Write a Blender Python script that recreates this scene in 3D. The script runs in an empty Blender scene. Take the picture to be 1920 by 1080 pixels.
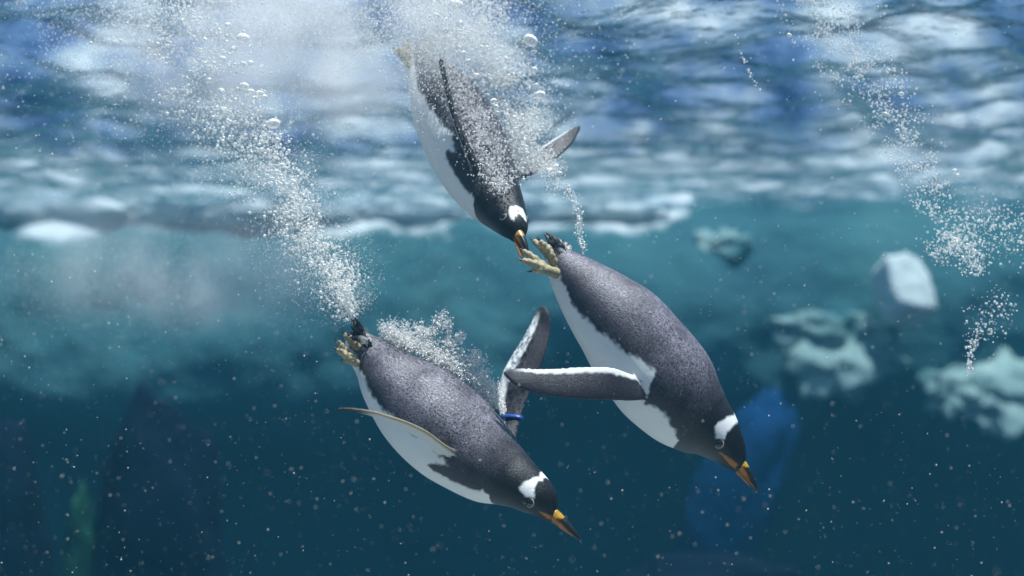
import bpy, bmesh, math, random
import numpy as np
from mathutils import Vector, Matrix, kdtree, bvhtree, noise

rng = np.random.default_rng(7)
random.seed(7)
S = bpy.context.scene
COL = S.collection

# ------------------------------------------------------------------ camera
F = 35.0 / 36.0 * 1920.0            # focal length in photo pixels
cam = bpy.data.cameras.new('camera')
cam.lens = 35.0; cam.sensor_width = 36.0
cam.clip_start = 0.05; cam.clip_end = 400.0
cam.dof.use_dof = True
cam.dof.focus_distance = 2.18
cam.dof.aperture_fstop = 1.2
camo = bpy.data.objects.new('camera', cam)
camo.rotation_euler = (math.radians(90), 0, 0)
COL.objects.link(camo)
S.camera = camo

# ------------------------------------------------------------------ sky and sun
SUN_DIR = Vector((0.16, -0.07, 0.98)).normalized()      # towards the sun
elev = math.asin(SUN_DIR.z)
azim = math.atan2(SUN_DIR.x, SUN_DIR.y)
W = bpy.data.worlds.new('World'); S.world = W; W.use_nodes = True
wn = W.node_tree.nodes; wl = W.node_tree.links
sky = wn.new('ShaderNodeTexSky'); sky.sky_type = 'NISHITA'; sky.sun_disc = False
sky.sun_elevation = elev; sky.sun_rotation = azim
wn['Background'].inputs['Strength'].default_value = 0.10
wl.new(sky.outputs[0], wn['Background'].inputs['Color'])
sun = bpy.data.lights.new('sun', 'SUN'); sun.energy = 5.0
sun.angle = math.radians(0.5); sun.color = (1.0, 0.95, 0.88)
suno = bpy.data.objects.new('sun', sun)
suno.rotation_euler = SUN_DIR.to_track_quat('Z', 'Y').to_euler()
suno.location = (3, -3, 8)
COL.objects.link(suno)
S.view_settings.view_transform = 'Standard'
S.view_settings.look = 'None'
S.view_settings.gamma = 1.0
S.view_settings.use_curve_mapping = False
S.view_settings.exposure = 1.35
S.cycles.use_denoising = True
S.cycles.volume_bounces = 2
S.cycles.max_bounces = 10
S.cycles.transparent_max_bounces = 24
S.cycles.sample_clamp_indirect = 6.0

H = 0.80            # water surface above the lens
DW = 10.7           # rock wall at the far end of the pool

def at(px, py, y):
    return Vector(((px - 960.0) / F * y, y, (540.0 - py) / F * y))

# ------------------------------------------------------------------ small helpers
def tag(o, label=None, cat=None, group=None, kind=None):
    if label: o['label'] = label
    if cat: o['category'] = cat
    if group: o['group'] = group
    if kind: o['kind'] = kind
    return o

def link(name, me, parent=None, mat=None):
    o = bpy.data.objects.new(name, me)
    COL.objects.link(o)
    if parent: o.parent = parent
    if mat and me is not None: me.materials.append(mat)
    return o

def smooth(me, on=True):
    me.polygons.foreach_set('use_smooth', np.full(len(me.polygons), on))
    me.update()

def mesh_np(name, V, Fc):
    """fast mesh from numpy arrays; all faces have the same number of corners"""
    V = np.asarray(V, np.float32); Fc = np.asarray(Fc, np.int32)
    me = bpy.data.meshes.new(name)
    n, k = Fc.shape
    me.vertices.add(len(V)); me.vertices.foreach_set('co', V.ravel())
    me.loops.add(n * k); me.loops.foreach_set('vertex_index', Fc.ravel())
    me.polygons.add(n)
    me.polygons.foreach_set('loop_start', np.arange(0, n * k, k, dtype=np.int32))
    me.update(calc_edges=True)
    smooth(me)
    return me

def grid_faces(nu, nv, wrap_v=False):
    i = np.arange(nu - 1)[:, None]
    j = np.arange(nv if wrap_v else nv - 1)[None, :]
    j2 = (j + 1) % nv
    a = i * nv + j; b = (i + 1) * nv + j; c = (i + 1) * nv + j2; d = i * nv + j2
    return np.stack([a, b, c, d], -1).reshape(-1, 4)

def catmull(P, n):
    """resample rows of P (k,dim) to n rows with a Catmull-Rom spline, even in arc length of the first 3 dims"""
    P = np.asarray(P, float)
    ext = np.vstack([2 * P[0] - P[1], P, 2 * P[-1] - P[-2]])
    out = []
    for i in range(1, len(ext) - 2):
        p0, p1, p2, p3 = ext[i - 1:i + 3]
        t = np.linspace(0, 1, 40, endpoint=False)[:, None]
        out.append(0.5 * (2 * p1 + (p2 - p0) * t + (2 * p0 - 5 * p1 + 4 * p2 - p3) * t ** 2 + (3 * p1 - p0 - 3 * p2 + p3) * t ** 3))
    out.append(P[-1:])
    Q = np.vstack(out)
    L = np.concatenate([[0], np.cumsum(np.linalg.norm(np.diff(Q[:, :3], axis=0), axis=1))])
    s = np.linspace(0, L[-1], n)
    return np.stack([np.interp(s, L, Q[:, k]) for k in range(Q.shape[1])], 1)

def fbm(p, oct=4, lac=2.1, gain=0.5):
    v, a = 0.0, 1.0
    q = Vector(p)
    for _ in range(oct):
        v += a * noise.noise(q); q = q * lac; a *= gain
    return v

# ------------------------------------------------------------------ materials
def new_mat(name):
    m = bpy.data.materials.new(name); m.use_nodes = True
    nt = m.node_tree
    return m, nt, nt.nodes, nt.links, nt.nodes['Principled BSDF']

def ramp(nodes, stops):
    r = nodes.new('ShaderNodeValToRGB')
    e = r.color_ramp.elements
    while len(e) < len(stops): e.new(0.5)
    for k, (p, c) in enumerate(stops):
        e[k].position = p; e[k].color = (*c, 1) if len(c) == 3 else c
    return r

def simple_mat(name, rgb, rough=0.5, spec=0.5, nscale=0, namt=0.3, bump=0.0):
    m, nt, N, L, B = new_mat(name)
    B.inputs['Base Color'].default_value = (*rgb, 1)
    B.inputs['Roughness'].default_value = rough
    B.inputs['Specular IOR Level'].default_value = spec
    if nscale:
        tc = N.new('ShaderNodeTexCoord')
        n = N.new('ShaderNodeTexNoise'); n.inputs['Scale'].default_value = nscale; n.inputs['Detail'].default_value = 6
        L.new(tc.outputs['Object'], n.inputs['Vector'])
        lo = tuple(c * (1 - namt) for c in rgb); hi = tuple(min(1, c * (1 + namt)) for c in rgb)
        r = ramp(N, [(0.3, lo), (0.7, hi)])
        L.new(n.outputs['Fac'], r.inputs['Fac']); L.new(r.outputs['Color'], B.inputs['Base Color'])
        if bump:
            b = N.new('ShaderNodeBump'); b.inputs['Strength'].default_value = bump; b.inputs['Distance'].default_value = 0.02
            L.new(n.outputs['Fac'], b.inputs['Height']); L.new(b.outputs['Normal'], B.inputs['Normal'])
    return m

def rock_mat(name, stops, scale=0.8, bump=0.6, white=None):
    m, nt, N, L, B = new_mat(name)
    tc = N.new('ShaderNodeNewGeometry')
    n = N.new('ShaderNodeTexNoise'); n.inputs['Scale'].default_value = scale; n.inputs['Detail'].default_value = 7; n.inputs['Roughness'].default_value = 0.6
    L.new(tc.outputs['Position'], n.inputs['Vector'])
    r = ramp(N, stops); L.new(n.outputs['Fac'], r.inputs['Fac'])
    out = r.outputs['Color']
    if white:                       # frosted coat down to a ragged line
        z0, z1 = white
        sep = N.new('ShaderNodeSeparateXYZ'); L.new(tc.outputs['Position'], sep.inputs[0])
        n2 = N.new('ShaderNodeTexNoise'); n2.inputs['Scale'].default_value = 1.3; n2.inputs['Detail'].default_value = 5
        L.new(tc.outputs['Position'], n2.inputs['Vector'])
        ma = N.new('ShaderNodeMath'); ma.operation = 'MULTIPLY_ADD'
        L.new(n2.outputs['Fac'], ma.inputs[0]); ma.inputs[1].default_value = 0.9; L.new(sep.outputs['Z'], ma.inputs[2])
        xr = N.new('ShaderNodeMapRange'); xr.interpolation_type = 'SMOOTHSTEP'       # the coat ends where the ledge does
        xr.inputs['From Min'].default_value = 1.2; xr.inputs['From Max'].default_value = 2.4; xr.inputs['To Max'].default_value = -0.3
        L.new(sep.outputs['X'], xr.inputs['Value'])
        ad = N.new('ShaderNodeMath'); ad.operation = 'ADD'; L.new(ma.outputs[0], ad.inputs[0]); L.new(xr.outputs[0], ad.inputs[1])
        mr = N.new('ShaderNodeMapRange'); mr.interpolation_type = 'SMOOTHSTEP'
        mr.inputs['From Min'].default_value = z0 + 0.45; mr.inputs['From Max'].default_value = z1 + 0.45
        L.new(ad.outputs[0], mr.inputs['Value'])
        mx = N.new('ShaderNodeMix'); mx.data_type = 'RGBA'
        L.new(mr.outputs[0], mx.inputs['Factor']); L.new(out, mx.inputs[6]); mx.inputs[7].default_value = (0.78, 0.80, 0.78, 1)
        out = mx.outputs[2]
        # invented blue to white mottling higher up, painted to brighten and vary the surface
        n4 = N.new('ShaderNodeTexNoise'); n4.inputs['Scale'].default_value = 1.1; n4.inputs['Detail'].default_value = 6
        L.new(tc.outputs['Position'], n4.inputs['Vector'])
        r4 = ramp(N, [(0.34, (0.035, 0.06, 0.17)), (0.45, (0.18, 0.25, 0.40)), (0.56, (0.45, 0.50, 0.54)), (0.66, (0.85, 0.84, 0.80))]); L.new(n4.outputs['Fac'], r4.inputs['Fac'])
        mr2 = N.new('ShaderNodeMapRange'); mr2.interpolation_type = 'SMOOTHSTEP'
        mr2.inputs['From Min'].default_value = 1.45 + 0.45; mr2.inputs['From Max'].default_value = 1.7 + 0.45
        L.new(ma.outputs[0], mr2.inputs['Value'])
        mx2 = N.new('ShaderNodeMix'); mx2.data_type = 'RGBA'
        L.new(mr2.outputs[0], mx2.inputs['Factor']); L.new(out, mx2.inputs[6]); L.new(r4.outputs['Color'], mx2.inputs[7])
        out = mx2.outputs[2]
    L.new(out, B.inputs['Base Color'])
    B.inputs['Roughness'].default_value = 0.9
    B.inputs['Specular IOR Level'].default_value = 0.05
    n3 = N.new('ShaderNodeTexNoise'); n3.inputs['Scale'].default_value = 5; n3.inputs['Detail'].default_value = 8
    L.new(tc.outputs['Position'], n3.inputs['Vector'])
    b = N.new('ShaderNodeBump'); b.inputs['Strength'].default_value = bump; b.inputs['Distance'].default_value = 0.08
    L.new(n3.outputs['Fac'], b.inputs['Height']); L.new(b.outputs['Normal'], B.inputs['Normal'])
    return m

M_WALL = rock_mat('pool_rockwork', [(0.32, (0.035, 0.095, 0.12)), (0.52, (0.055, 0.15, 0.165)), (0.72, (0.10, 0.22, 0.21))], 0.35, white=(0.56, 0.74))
M_SIDE = rock_mat('pool_side', [(0.30, (0.01, 0.04, 0.08)), (0.7, (0.03, 0.10, 0.14))], 0.6)
M_PALE = rock_mat('pale_bounce', [(0.30, (0.42, 0.42, 0.40)), (0.7, (0.56, 0.56, 0.53))], 0.8)  # pale so that unseen surfaces bounce fill light onto the birds
M_FLOOR = rock_mat('pool_bed', [(0.30, (0.01, 0.04, 0.08)), (0.7, (0.03, 0.08, 0.12))], 0.7)
M_DARK = rock_mat('dark_rock_and_shade', [(0.30, (0.002, 0.005, 0.014)), (0.7, (0.005, 0.010, 0.024))], 0.9)
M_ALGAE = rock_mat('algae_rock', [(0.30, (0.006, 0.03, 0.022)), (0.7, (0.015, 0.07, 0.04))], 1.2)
M_BLUE = rock_mat('blue_rock', [(0.30, (0.003, 0.022, 0.07)), (0.7, (0.008, 0.05, 0.15))], 0.9)
M_ICE = rock_mat('frosted_rock', [(0.25, (0.60, 0.68, 0.66)), (0.7, (0.85, 0.86, 0.82))], 1.2)
M_CAUSTIC = rock_mat('caustic_patch', [(0.35, (0.03, 0.13, 0.14)), (0.65, (0.42, 0.55, 0.50))], 1.6)  # pale tone of caustic light on the wall

# water surface: mirror below the critical angle, clear above it
def water_mat():
    m = bpy.data.materials.new('water_surface'); m.use_nodes = True
    nt = m.node_tree; N = nt.nodes; L = nt.links
    N.clear()
    out = N.new('ShaderNodeOutputMaterial')
    geo = N.new('ShaderNodeNewGeometry')
    mp = N.new('ShaderNodeMapping'); mp.inputs['Scale'].default_value = (1.0, 1.7, 1.0)
    L.new(geo.outputs['Position'], mp.inputs['Vector'])
    n = N.new('ShaderNodeTexNoise'); n.inputs['Scale'].default_value = 9.0; n.inputs['Detail'].default_value = 4; n.inputs['Roughness'].default_value = 0.55
    L.new(mp.outputs[0], n.inputs['Vector'])
    b = N.new('ShaderNodeBump'); b.inputs['Strength'].default_value = 0.55; b.inputs['Distance'].default_value = 0.05
    L.new(n.outputs['Fac'], b.inputs['Height'])
    fr = N.new('ShaderNodeFresnel'); fr.inputs['IOR'].default_value = 1.05
    L.new(b.outputs['Normal'], fr.inputs['Normal'])
    gl = N.new('ShaderNodeBsdfGlossy'); gl.inputs['Roughness'].default_value = 0.03; gl.inputs['Color'].default_value = (0.93, 0.96, 1, 1)
    L.new(b.outputs['Normal'], gl.inputs['Normal'])
    tr = N.new('ShaderNodeBsdfTransparent'); tr.inputs['Color'].default_value = (0.95, 0.97, 1, 1)
    mx = N.new('ShaderNodeMixShader')
    L.new(fr.outputs[0], mx.inputs[0]); L.new(tr.outputs[0], mx.inputs[1]); L.new(gl.outputs[0], mx.inputs[2])
    L.new(mx.outputs[0], out.inputs['Surface'])
    return m
M_WATER = water_mat()

def bubble_mat(name, glass):
    m = bpy.data.materials.new(name); m.use_nodes = True
    nt = m.node_tree; N = nt.nodes; L = nt.links
    B = N['Principled BSDF']
    B.inputs['Base Color'].default_value = (0.97, 0.95, 0.91, 1)
    B.inputs['Roughness'].default_value = 0.12
    B.inputs['Specular IOR Level'].default_value = 1.0
    out = N['Material Output']
    tl = N.new('ShaderNodeBsdfTranslucent'); tl.inputs['Color'].default_value = (0.97, 0.97, 0.94, 1)
    mt = N.new('ShaderNodeMixShader'); mt.inputs[0].default_value = 0.12
    L.new(B.outputs[0], mt.inputs[1]); L.new(tl.outputs[0], mt.inputs[2])
    t0 = N.new('ShaderNodeBsdfTransparent'); m0 = N.new('ShaderNodeMixShader'); m0.inputs[0].default_value = 0.68
    L.new(t0.outputs[0], m0.inputs[1]); L.new(mt.outputs[0], m0.inputs[2])
    L.new(m0.outputs[0], out.inputs['Surface'])
    if glass:                        # the rim mirrors, the middle is clear
        lw = N.new('ShaderNodeLayerWeight'); lw.inputs['Blend'].default_value = 0.45
        mr = N.new('ShaderNodeMapRange'); mr.inputs['From Min'].default_value = 0.05; mr.inputs['From Max'].default_value = 0.75
        mr.inputs['To Min'].default_value = 0.22; mr.inputs['To Max'].default_value = 1.0
        L.new(lw.outputs['Facing'], mr.inputs['Value'])
        tr = N.new('ShaderNodeBsdfTransparent')
        mx = N.new('ShaderNodeMixShader')
        L.new(mr.outputs[0], mx.inputs[0]); L.new(tr.outputs[0], mx.inputs[1]); L.new(B.outputs[0], mx.inputs[2])
        L.new(mx.outputs[0], out.inputs['Surface'])
    return m
M_BUB = bubble_mat('bubble_silver', False)
M_BIG = bubble_mat('bubble_clear', True)
M_SNOW = simple_mat('suspended_flecks', (0.62, 0.60, 0.50), 0.7, 0.3)

def plumage_mat():
    m, nt, N, L, B = new_mat('plumage')
    col = N.new('ShaderNodeAttribute'); col.attribute_name = 'tone'
    pat = N.new('ShaderNodeAttribute'); pat.attribute_name = 'lay'
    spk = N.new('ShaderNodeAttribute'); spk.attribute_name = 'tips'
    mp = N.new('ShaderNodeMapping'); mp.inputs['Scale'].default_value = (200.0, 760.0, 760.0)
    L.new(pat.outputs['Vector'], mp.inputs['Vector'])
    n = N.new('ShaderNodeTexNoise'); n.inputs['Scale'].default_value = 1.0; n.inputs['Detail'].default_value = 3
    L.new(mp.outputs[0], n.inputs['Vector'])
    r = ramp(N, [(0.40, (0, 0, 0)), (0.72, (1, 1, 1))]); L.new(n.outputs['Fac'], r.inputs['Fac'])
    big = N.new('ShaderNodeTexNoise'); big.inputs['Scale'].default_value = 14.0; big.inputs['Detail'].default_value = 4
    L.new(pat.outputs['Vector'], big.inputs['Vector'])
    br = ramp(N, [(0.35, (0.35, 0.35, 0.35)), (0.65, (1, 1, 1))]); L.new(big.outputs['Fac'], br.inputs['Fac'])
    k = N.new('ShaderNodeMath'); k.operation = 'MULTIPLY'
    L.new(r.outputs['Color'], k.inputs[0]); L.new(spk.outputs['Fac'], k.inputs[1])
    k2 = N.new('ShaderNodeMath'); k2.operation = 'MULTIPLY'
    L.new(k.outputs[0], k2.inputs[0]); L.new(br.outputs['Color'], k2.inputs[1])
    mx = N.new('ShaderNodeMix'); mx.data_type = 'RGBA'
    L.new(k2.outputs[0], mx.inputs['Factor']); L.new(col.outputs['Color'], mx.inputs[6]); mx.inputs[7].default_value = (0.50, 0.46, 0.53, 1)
    L.new(mx.outputs[2], B.inputs['Base Color'])
    B.inputs['Roughness'].default_value = 0.40
    B.inputs['Specular IOR Level'].default_value = 0.3
    bp = N.new('ShaderNodeBump'); bp.inputs['Strength'].default_value = 0.45; bp.inputs['Distance'].default_value = 0.003
    L.new(n.outputs['Fac'], bp.inputs['Height']); L.new(bp.outputs['Normal'], B.inputs['Normal'])
    return m
M_PLUME = plumage_mat()

def attr_mat(name, rough, spec=0.5, scale=300.0, bump=0.2):
    m, nt, N, L, B = new_mat(name)
    col = N.new('ShaderNodeAttribute'); col.attribute_name = 'tone'
    tc = N.new('ShaderNodeTexCoord')
    n = N.new('ShaderNodeTexNoise'); n.inputs['Scale'].default_value = scale; n.inputs['Detail'].default_value = 3
    L.new(tc.outputs['Object'], n.inputs['Vector'])
    mu = N.new('ShaderNodeMix'); mu.data_type = 'RGBA'; mu.blend_type = 'MULTIPLY'; mu.inputs['Factor'].default_value = 1
    r = ramp(N, [(0.3, (0.65, 0.65, 0.65)), (0.7, (1, 1, 1))]); L.new(n.outputs['Fac'], r.inputs['Fac'])
    L.new(col.outputs['Color'], mu.inputs[6]); L.new(r.outputs['Color'], mu.inputs[7])
    L.new(mu.outputs[2], B.inputs['Base Color'])
    B.inputs['Roughness'].default_value = rough; B.inputs['Specular IOR Level'].default_value = spec
    b = N.new('ShaderNodeBump'); b.inputs['Strength'].default_value = bump; b.inputs['Distance'].default_value = 0.002
    L.new(n.outputs['Fac'], b.inputs['Height']); L.new(b.outputs['Normal'], B.inputs['Normal'])
    return m
M_BEAK = attr_mat('beak_horn', 0.3, 0.5, 120, 0.1)
M_FOOT = attr_mat('foot_skin', 0.55, 0.4, 350, 0.5)
M_FEATHER = attr_mat('tail_feather', 0.5, 0.4, 400, 0.2)
M_EYE = simple_mat('eye_dark', (0.012, 0.008, 0.006), 0.08, 0.6)
M_RING = simple_mat('eye_ring', (0.36, 0.32, 0.30), 0.6)
M_CLAW = simple_mat('claw_horn', (0.02, 0.016, 0.012), 0.4)
M_BAND = simple_mat('band_blue', (0.012, 0.06, 0.28), 0.35)

# ------------------------------------------------------------------ the pool
def rough_sheet(name, u0, u1, v0, v1, nu, nv, place, amp, freq, seed, mat):
    us = np.linspace(u0, u1, nu); vs = np.linspace(v0, v1, nv)
    V = []
    for u in us:
        for v in vs:
            d = fbm((u * freq + seed, v * freq * 0.8, seed * 1.7), 5) * amp
            V.append(place(u, v, d))
    me = mesh_np(name, V, grid_faces(nu, nv))
    o = link(name, me, None, mat)
    return tag(o, kind='structure')

def wall_lean(u, v):
    # invented lean and undercut: the slope catches sun, the foot falls in shade
    turn = -0.95 + 0.35 * math.sin(u * 0.7 + 0.6) + 0.15 * math.sin(u * 1.9) + 0.35 * fbm((u * 1.1, 4.4, 0), 4)
    out = 1.15 * math.sin(math.pi / 2 * min(1.0, max(0.0, (0.8 - v) / (0.8 - turn)))) ** 0.72
    if v < turn:
        t = min(1.0, (turn - v) / 1.3); out -= 1.9 * t * t * (3 - 2 * t)
    return out

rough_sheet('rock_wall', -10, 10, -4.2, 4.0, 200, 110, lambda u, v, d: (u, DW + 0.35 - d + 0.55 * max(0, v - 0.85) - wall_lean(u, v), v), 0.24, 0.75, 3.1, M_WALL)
rough_sheet('side_wall_left', -2.5, 12, -4.2, 1.2, 60, 30, lambda u, v, d: (-7.6 + d, u, v), 0.3, 0.6, 9.4, M_SIDE)
rough_sheet('side_wall_right', -2.5, 12, -4.2, 1.2, 60, 30, lambda u, v, d: (7.6 - d, u, v), 0.3, 0.6, 5.2, M_SIDE)
rough_sheet('viewing_side_wall', -8.5, 8.5, -4.2, 1.2, 50, 24, lambda u, v, d: (u, -0.7 + d * 0.2, v), 0.2, 0.6, 1.2, M_PALE)
rough_sheet('pool_floor', -8.5, 8.5, 4.0, 12, 80, 40, lambda u, v, d: (u, v, -3.9 + d), 0.25, 0.7, 7.7, M_FLOOR)
rough_sheet('bounce_shelf', -8.5, 8.5, -1.2, 4.2, 80, 30, lambda u, v, d: (u, v, -2.4 - 1.5 * max(0, v - 2.2) / 2.0 + d * 0.3), 0.25, 0.7, 2.7, M_PALE)  # added out of view, pale to throw fill light up at the bellies

# water surface with real waves
def water_surface():
    nx, ny = 460, 560
    xs = np.linspace(-7.7, 7.7, nx); ys = np.linspace(-2.05, DW + 0.5, ny)
    X, Y = np.meshgrid(xs, ys, indexing='ij')
    Z = np.zeros_like(X)
    r = np.random.default_rng(21)
    for k in range(46):
        lam = 0.28 * (6.0 ** r.random())
        ang = r.normal(math.pi / 2, 0.65)
        kx, ky = math.cos(ang) * 2 * math.pi / lam, math.sin(ang) * 2 * math.pi / lam
        amp = 0.0080 * lam ** 0.8 * (0.5 + r.random())
        warp = 0.35 * np.sin(X * r.uniform(.5, 1.6) + r.uniform(0, 6)) + 0.35 * np.sin(Y * r.uniform(.5, 1.6) + r.uniform(0, 6))
        ph = kx * X + ky * Y + r.uniform(0, 6.28) + warp * 2
        s = np.sin(ph)
        Z += amp * (s + 0.35 * np.abs(s))
    V = np.stack([X, Y, H + Z], -1).reshape(-1, 3)
    me = mesh_np('water_surface', V, grid_faces(nx, ny))
    return tag(link('water_surface', me, None, M_WATER), kind='structure')
water_surface()

# rock, ice and caustic light forms of the far wall
def lump(name, c, size, mat, label, cat, seed, group=None, amp=0.35, freq=1.6, box=0.0, sub=4):
    bm = bmesh.new()
    bmesh.ops.create_icosphere(bm, subdivisions=sub, radius=1)
    for v in bm.verts:
        p = v.co.copy()
        if box:
            m = max(abs(p.x), abs(p.y), abs(p.z))
            p = p.lerp(p / m * 0.8, box)
        k = 1 + amp * fbm(p * freq + Vector((seed * 3.1, seed, 0)), 4)
        v.co = Vector((p.x * size[0] * k, p.y * size[1] * k, p.z * size[2] * k))
    me = bpy.data.meshes.new(name); bm.to_mesh(me); bm.free(); smooth(me)
    o = link(name, me, None, mat); o.location = c
    return tag(o, label, cat, group)

# pale ledge along the waterline, in separate blocks
lg = 'frosted ledge blocks along the waterline'
for i, (x0, x1, py, dep) in enumerate([(-60, 260, 392, .35), (250, 560, 398, .4), (540, 700, 392, .3), (690, 900, 396, .4), (880, 1080, 390, .35), (1060, 1250, 388, .3)]):
    c = at((x0 + x1) / 2, py, DW + 0.3); dep *= 0.6; w = (x1 - x0) / 2 / F * DW * 1.08
    lump('ledge_block', (c.x, c.y - 0.05, c.z + 0.02), (w, dep * 0.6, 0.20), M_ICE, 'white frosted ledge block at the waterline of the far wall', 'rock', i + 1, lg, 0.4, 2.0, 0.3).rotation_euler = (-0.75, 0, 0)
lump('ice_block', at(1692, 545, DW - 1.0), (0.24, 0.25, 0.38), M_ICE, 'bright white squared ice block standing out from the far rock wall', 'ice block', 14, None, 0.12, 1.5, 0.85).rotation_euler = (-0.55, 0, 0.1)
for i, (px, py, w, h, lab) in enumerate([  # flat pale lumps standing in for caustic light on the wall
        (1350, 462, 46, 26, 'small pale caustic light patch high on the far wall under the ledge end'),
        (1545, 612, 60, 24, 'flat pale caustic light patch below the ice block on the far wall'),
        (1570, 668, 85, 60, 'large mottled pale caustic light patch below the ice block'),
        (1790, 725, 50, 40, 'rounded pale caustic light patch beside the broad pale one'),
        (1900, 735, 80, 62, 'broad pale caustic light patch against the side of the far wall')]):
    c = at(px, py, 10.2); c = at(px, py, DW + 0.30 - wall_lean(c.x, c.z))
    lump('caustic_patch', c, (w / F * DW, 0.10, h / F * DW * 1.15), M_CAUSTIC, lab, 'rock', 30 + i, None, 0.75, 1.9).rotation_euler = (-0.6, 0, 0)

# dark forms in front of the wall; the first stands in for a cavity's shade
lump('cavity_shade', at(290, 1090, 6.6), (0.42, 0.4, 1.22), M_DARK, 'dark navy lump for a shaded rock cavity with a green algae edge', 'rock', 41, None, 0.28, 1.3)
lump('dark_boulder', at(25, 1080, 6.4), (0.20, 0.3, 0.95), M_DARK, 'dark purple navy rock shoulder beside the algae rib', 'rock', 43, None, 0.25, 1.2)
lump('algae_rib', at(150, 1120, 6.5), (0.10, 0.16, 0.62), M_ALGAE, 'narrow green algae covered rock rib beside the dark cavity', 'rock', 44, None, 0.3, 1.4)
lump('blue_rock', at(1385, 920, DW - 1.0), (0.40, 0.35, 1.05), M_BLUE, 'deep blue rock hump low on the far wall', 'rock', 45, None, 0.22, 1.3).rotation_euler = (0, 0.4, 0)
lump('dark_boulder', at(1330, 1110, 7.5), (0.75, 0.4, 0.24), M_DARK, 'low dark boulder in front of the blue rock', 'rock', 46, None, 0.4, 1.6)

# ------------------------------------------------------------------ penguins
def remesh_join(name, parts, voxel, smooth_it=4):
    Vs, Fs, off = [], [], 0
    for V, Fc in parts:
        Vs.append(np.asarray(V)); Fs += [[i + off for i in f] for f in Fc]; off += len(V)
    me = bpy.data.meshes.new(name)
    me.from_pydata(np.vstack(Vs).tolist(), [], Fs)
    bm = bmesh.new(); bm.from_mesh(me); bmesh.ops.recalc_face_normals(bm, faces=bm.faces); bm.to_mesh(me); bm.free()
    tmp = bpy.data.objects.new(name + '_tmp', me); COL.objects.link(tmp)
    md = tmp.modifiers.new('r', 'REMESH'); md.mode = 'VOXEL'; md.voxel_size = voxel
    if smooth_it:
        sm = tmp.modifiers.new('s', 'SMOOTH'); sm.factor = 0.5; sm.iterations = smooth_it
    dg = bpy.context.evaluated_depsgraph_get()
    res = bpy.data.meshes.new_from_object(tmp.evaluated_get(dg))
    bpy.data.objects.remove(tmp); bpy.data.meshes.remove(me)
    res.name = name; smooth(res)
    return res

def capped(V, nu, nv):
    """closed tube faces: rings of nv, capped with fans at both ends"""
    Fc = [list(map(int, f)) for f in grid_faces(nu, nv, True)]
    V = list(map(list, V))
    V.append(list(np.mean(V[:nv], axis=0))); a = len(V) - 1
    V.append(list(np.mean(V[(nu - 1) * nv:nu * nv], axis=0))); b = len(V) - 1
    for j in range(nv):
        k = (j + 1) % nv
        Fc.append([a, j, k]); Fc.append([b, (nu - 1) * nv + k, (nu - 1) * nv + j])
    return np.array(V), Fc

def unit(v): return v / np.maximum(np.linalg.norm(v, axis=-1, keepdims=True), 1e-9)

def set_attr(me, name, typ, data):
    a = me.attributes.new(name, typ, 'POINT')
    key = {'FLOAT_COLOR': 'color', 'FLOAT_VECTOR': 'vector', 'FLOAT': 'value'}[typ]
    a.data.foreach_set(key, np.asarray(data, np.float32).ravel())

def sstep(a, b, x):
    t = np.clip((x - a) / (b - a), 0, 1); return t * t * (3 - 2 * t)

def in_poly(P, x, y):
    ins = np.zeros(len(x), bool); n = len(P)
    for i in range(n):
        x1, y1 = P[i]; x2, y2 = P[(i + 1) % n]
        c = ((y1 > y) != (y2 > y)) & (x < (x2 - x1) * (y - y1) / (y2 - y1 + 1e-12) + x1)
        ins ^= c
    return ins

def poly_dist(P, x, y):
    d = np.full(len(x), 1e9); n = len(P)
    for i in range(n):
        a = np.array(P[i]); b = np.array(P[(i + 1) % n]); e = b - a
        t = np.clip(((x - a[0]) * e[0] + (y - a[1]) * e[1]) / (e @ e + 1e-12), 0, 1)
        d = np.minimum(d, np.hypot(x - a[0] - t * e[0], y - a[1] - t * e[1]))
    return np.where(in_poly(P, x, y), d, -d)

def vnoise(P, scale, seed=0.0):
    return np.array([noise.noise(Vector((p[0] * scale + seed, p[1] * scale, p[2] * scale))) for p in P])

NS, NT = 150, 72

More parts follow.
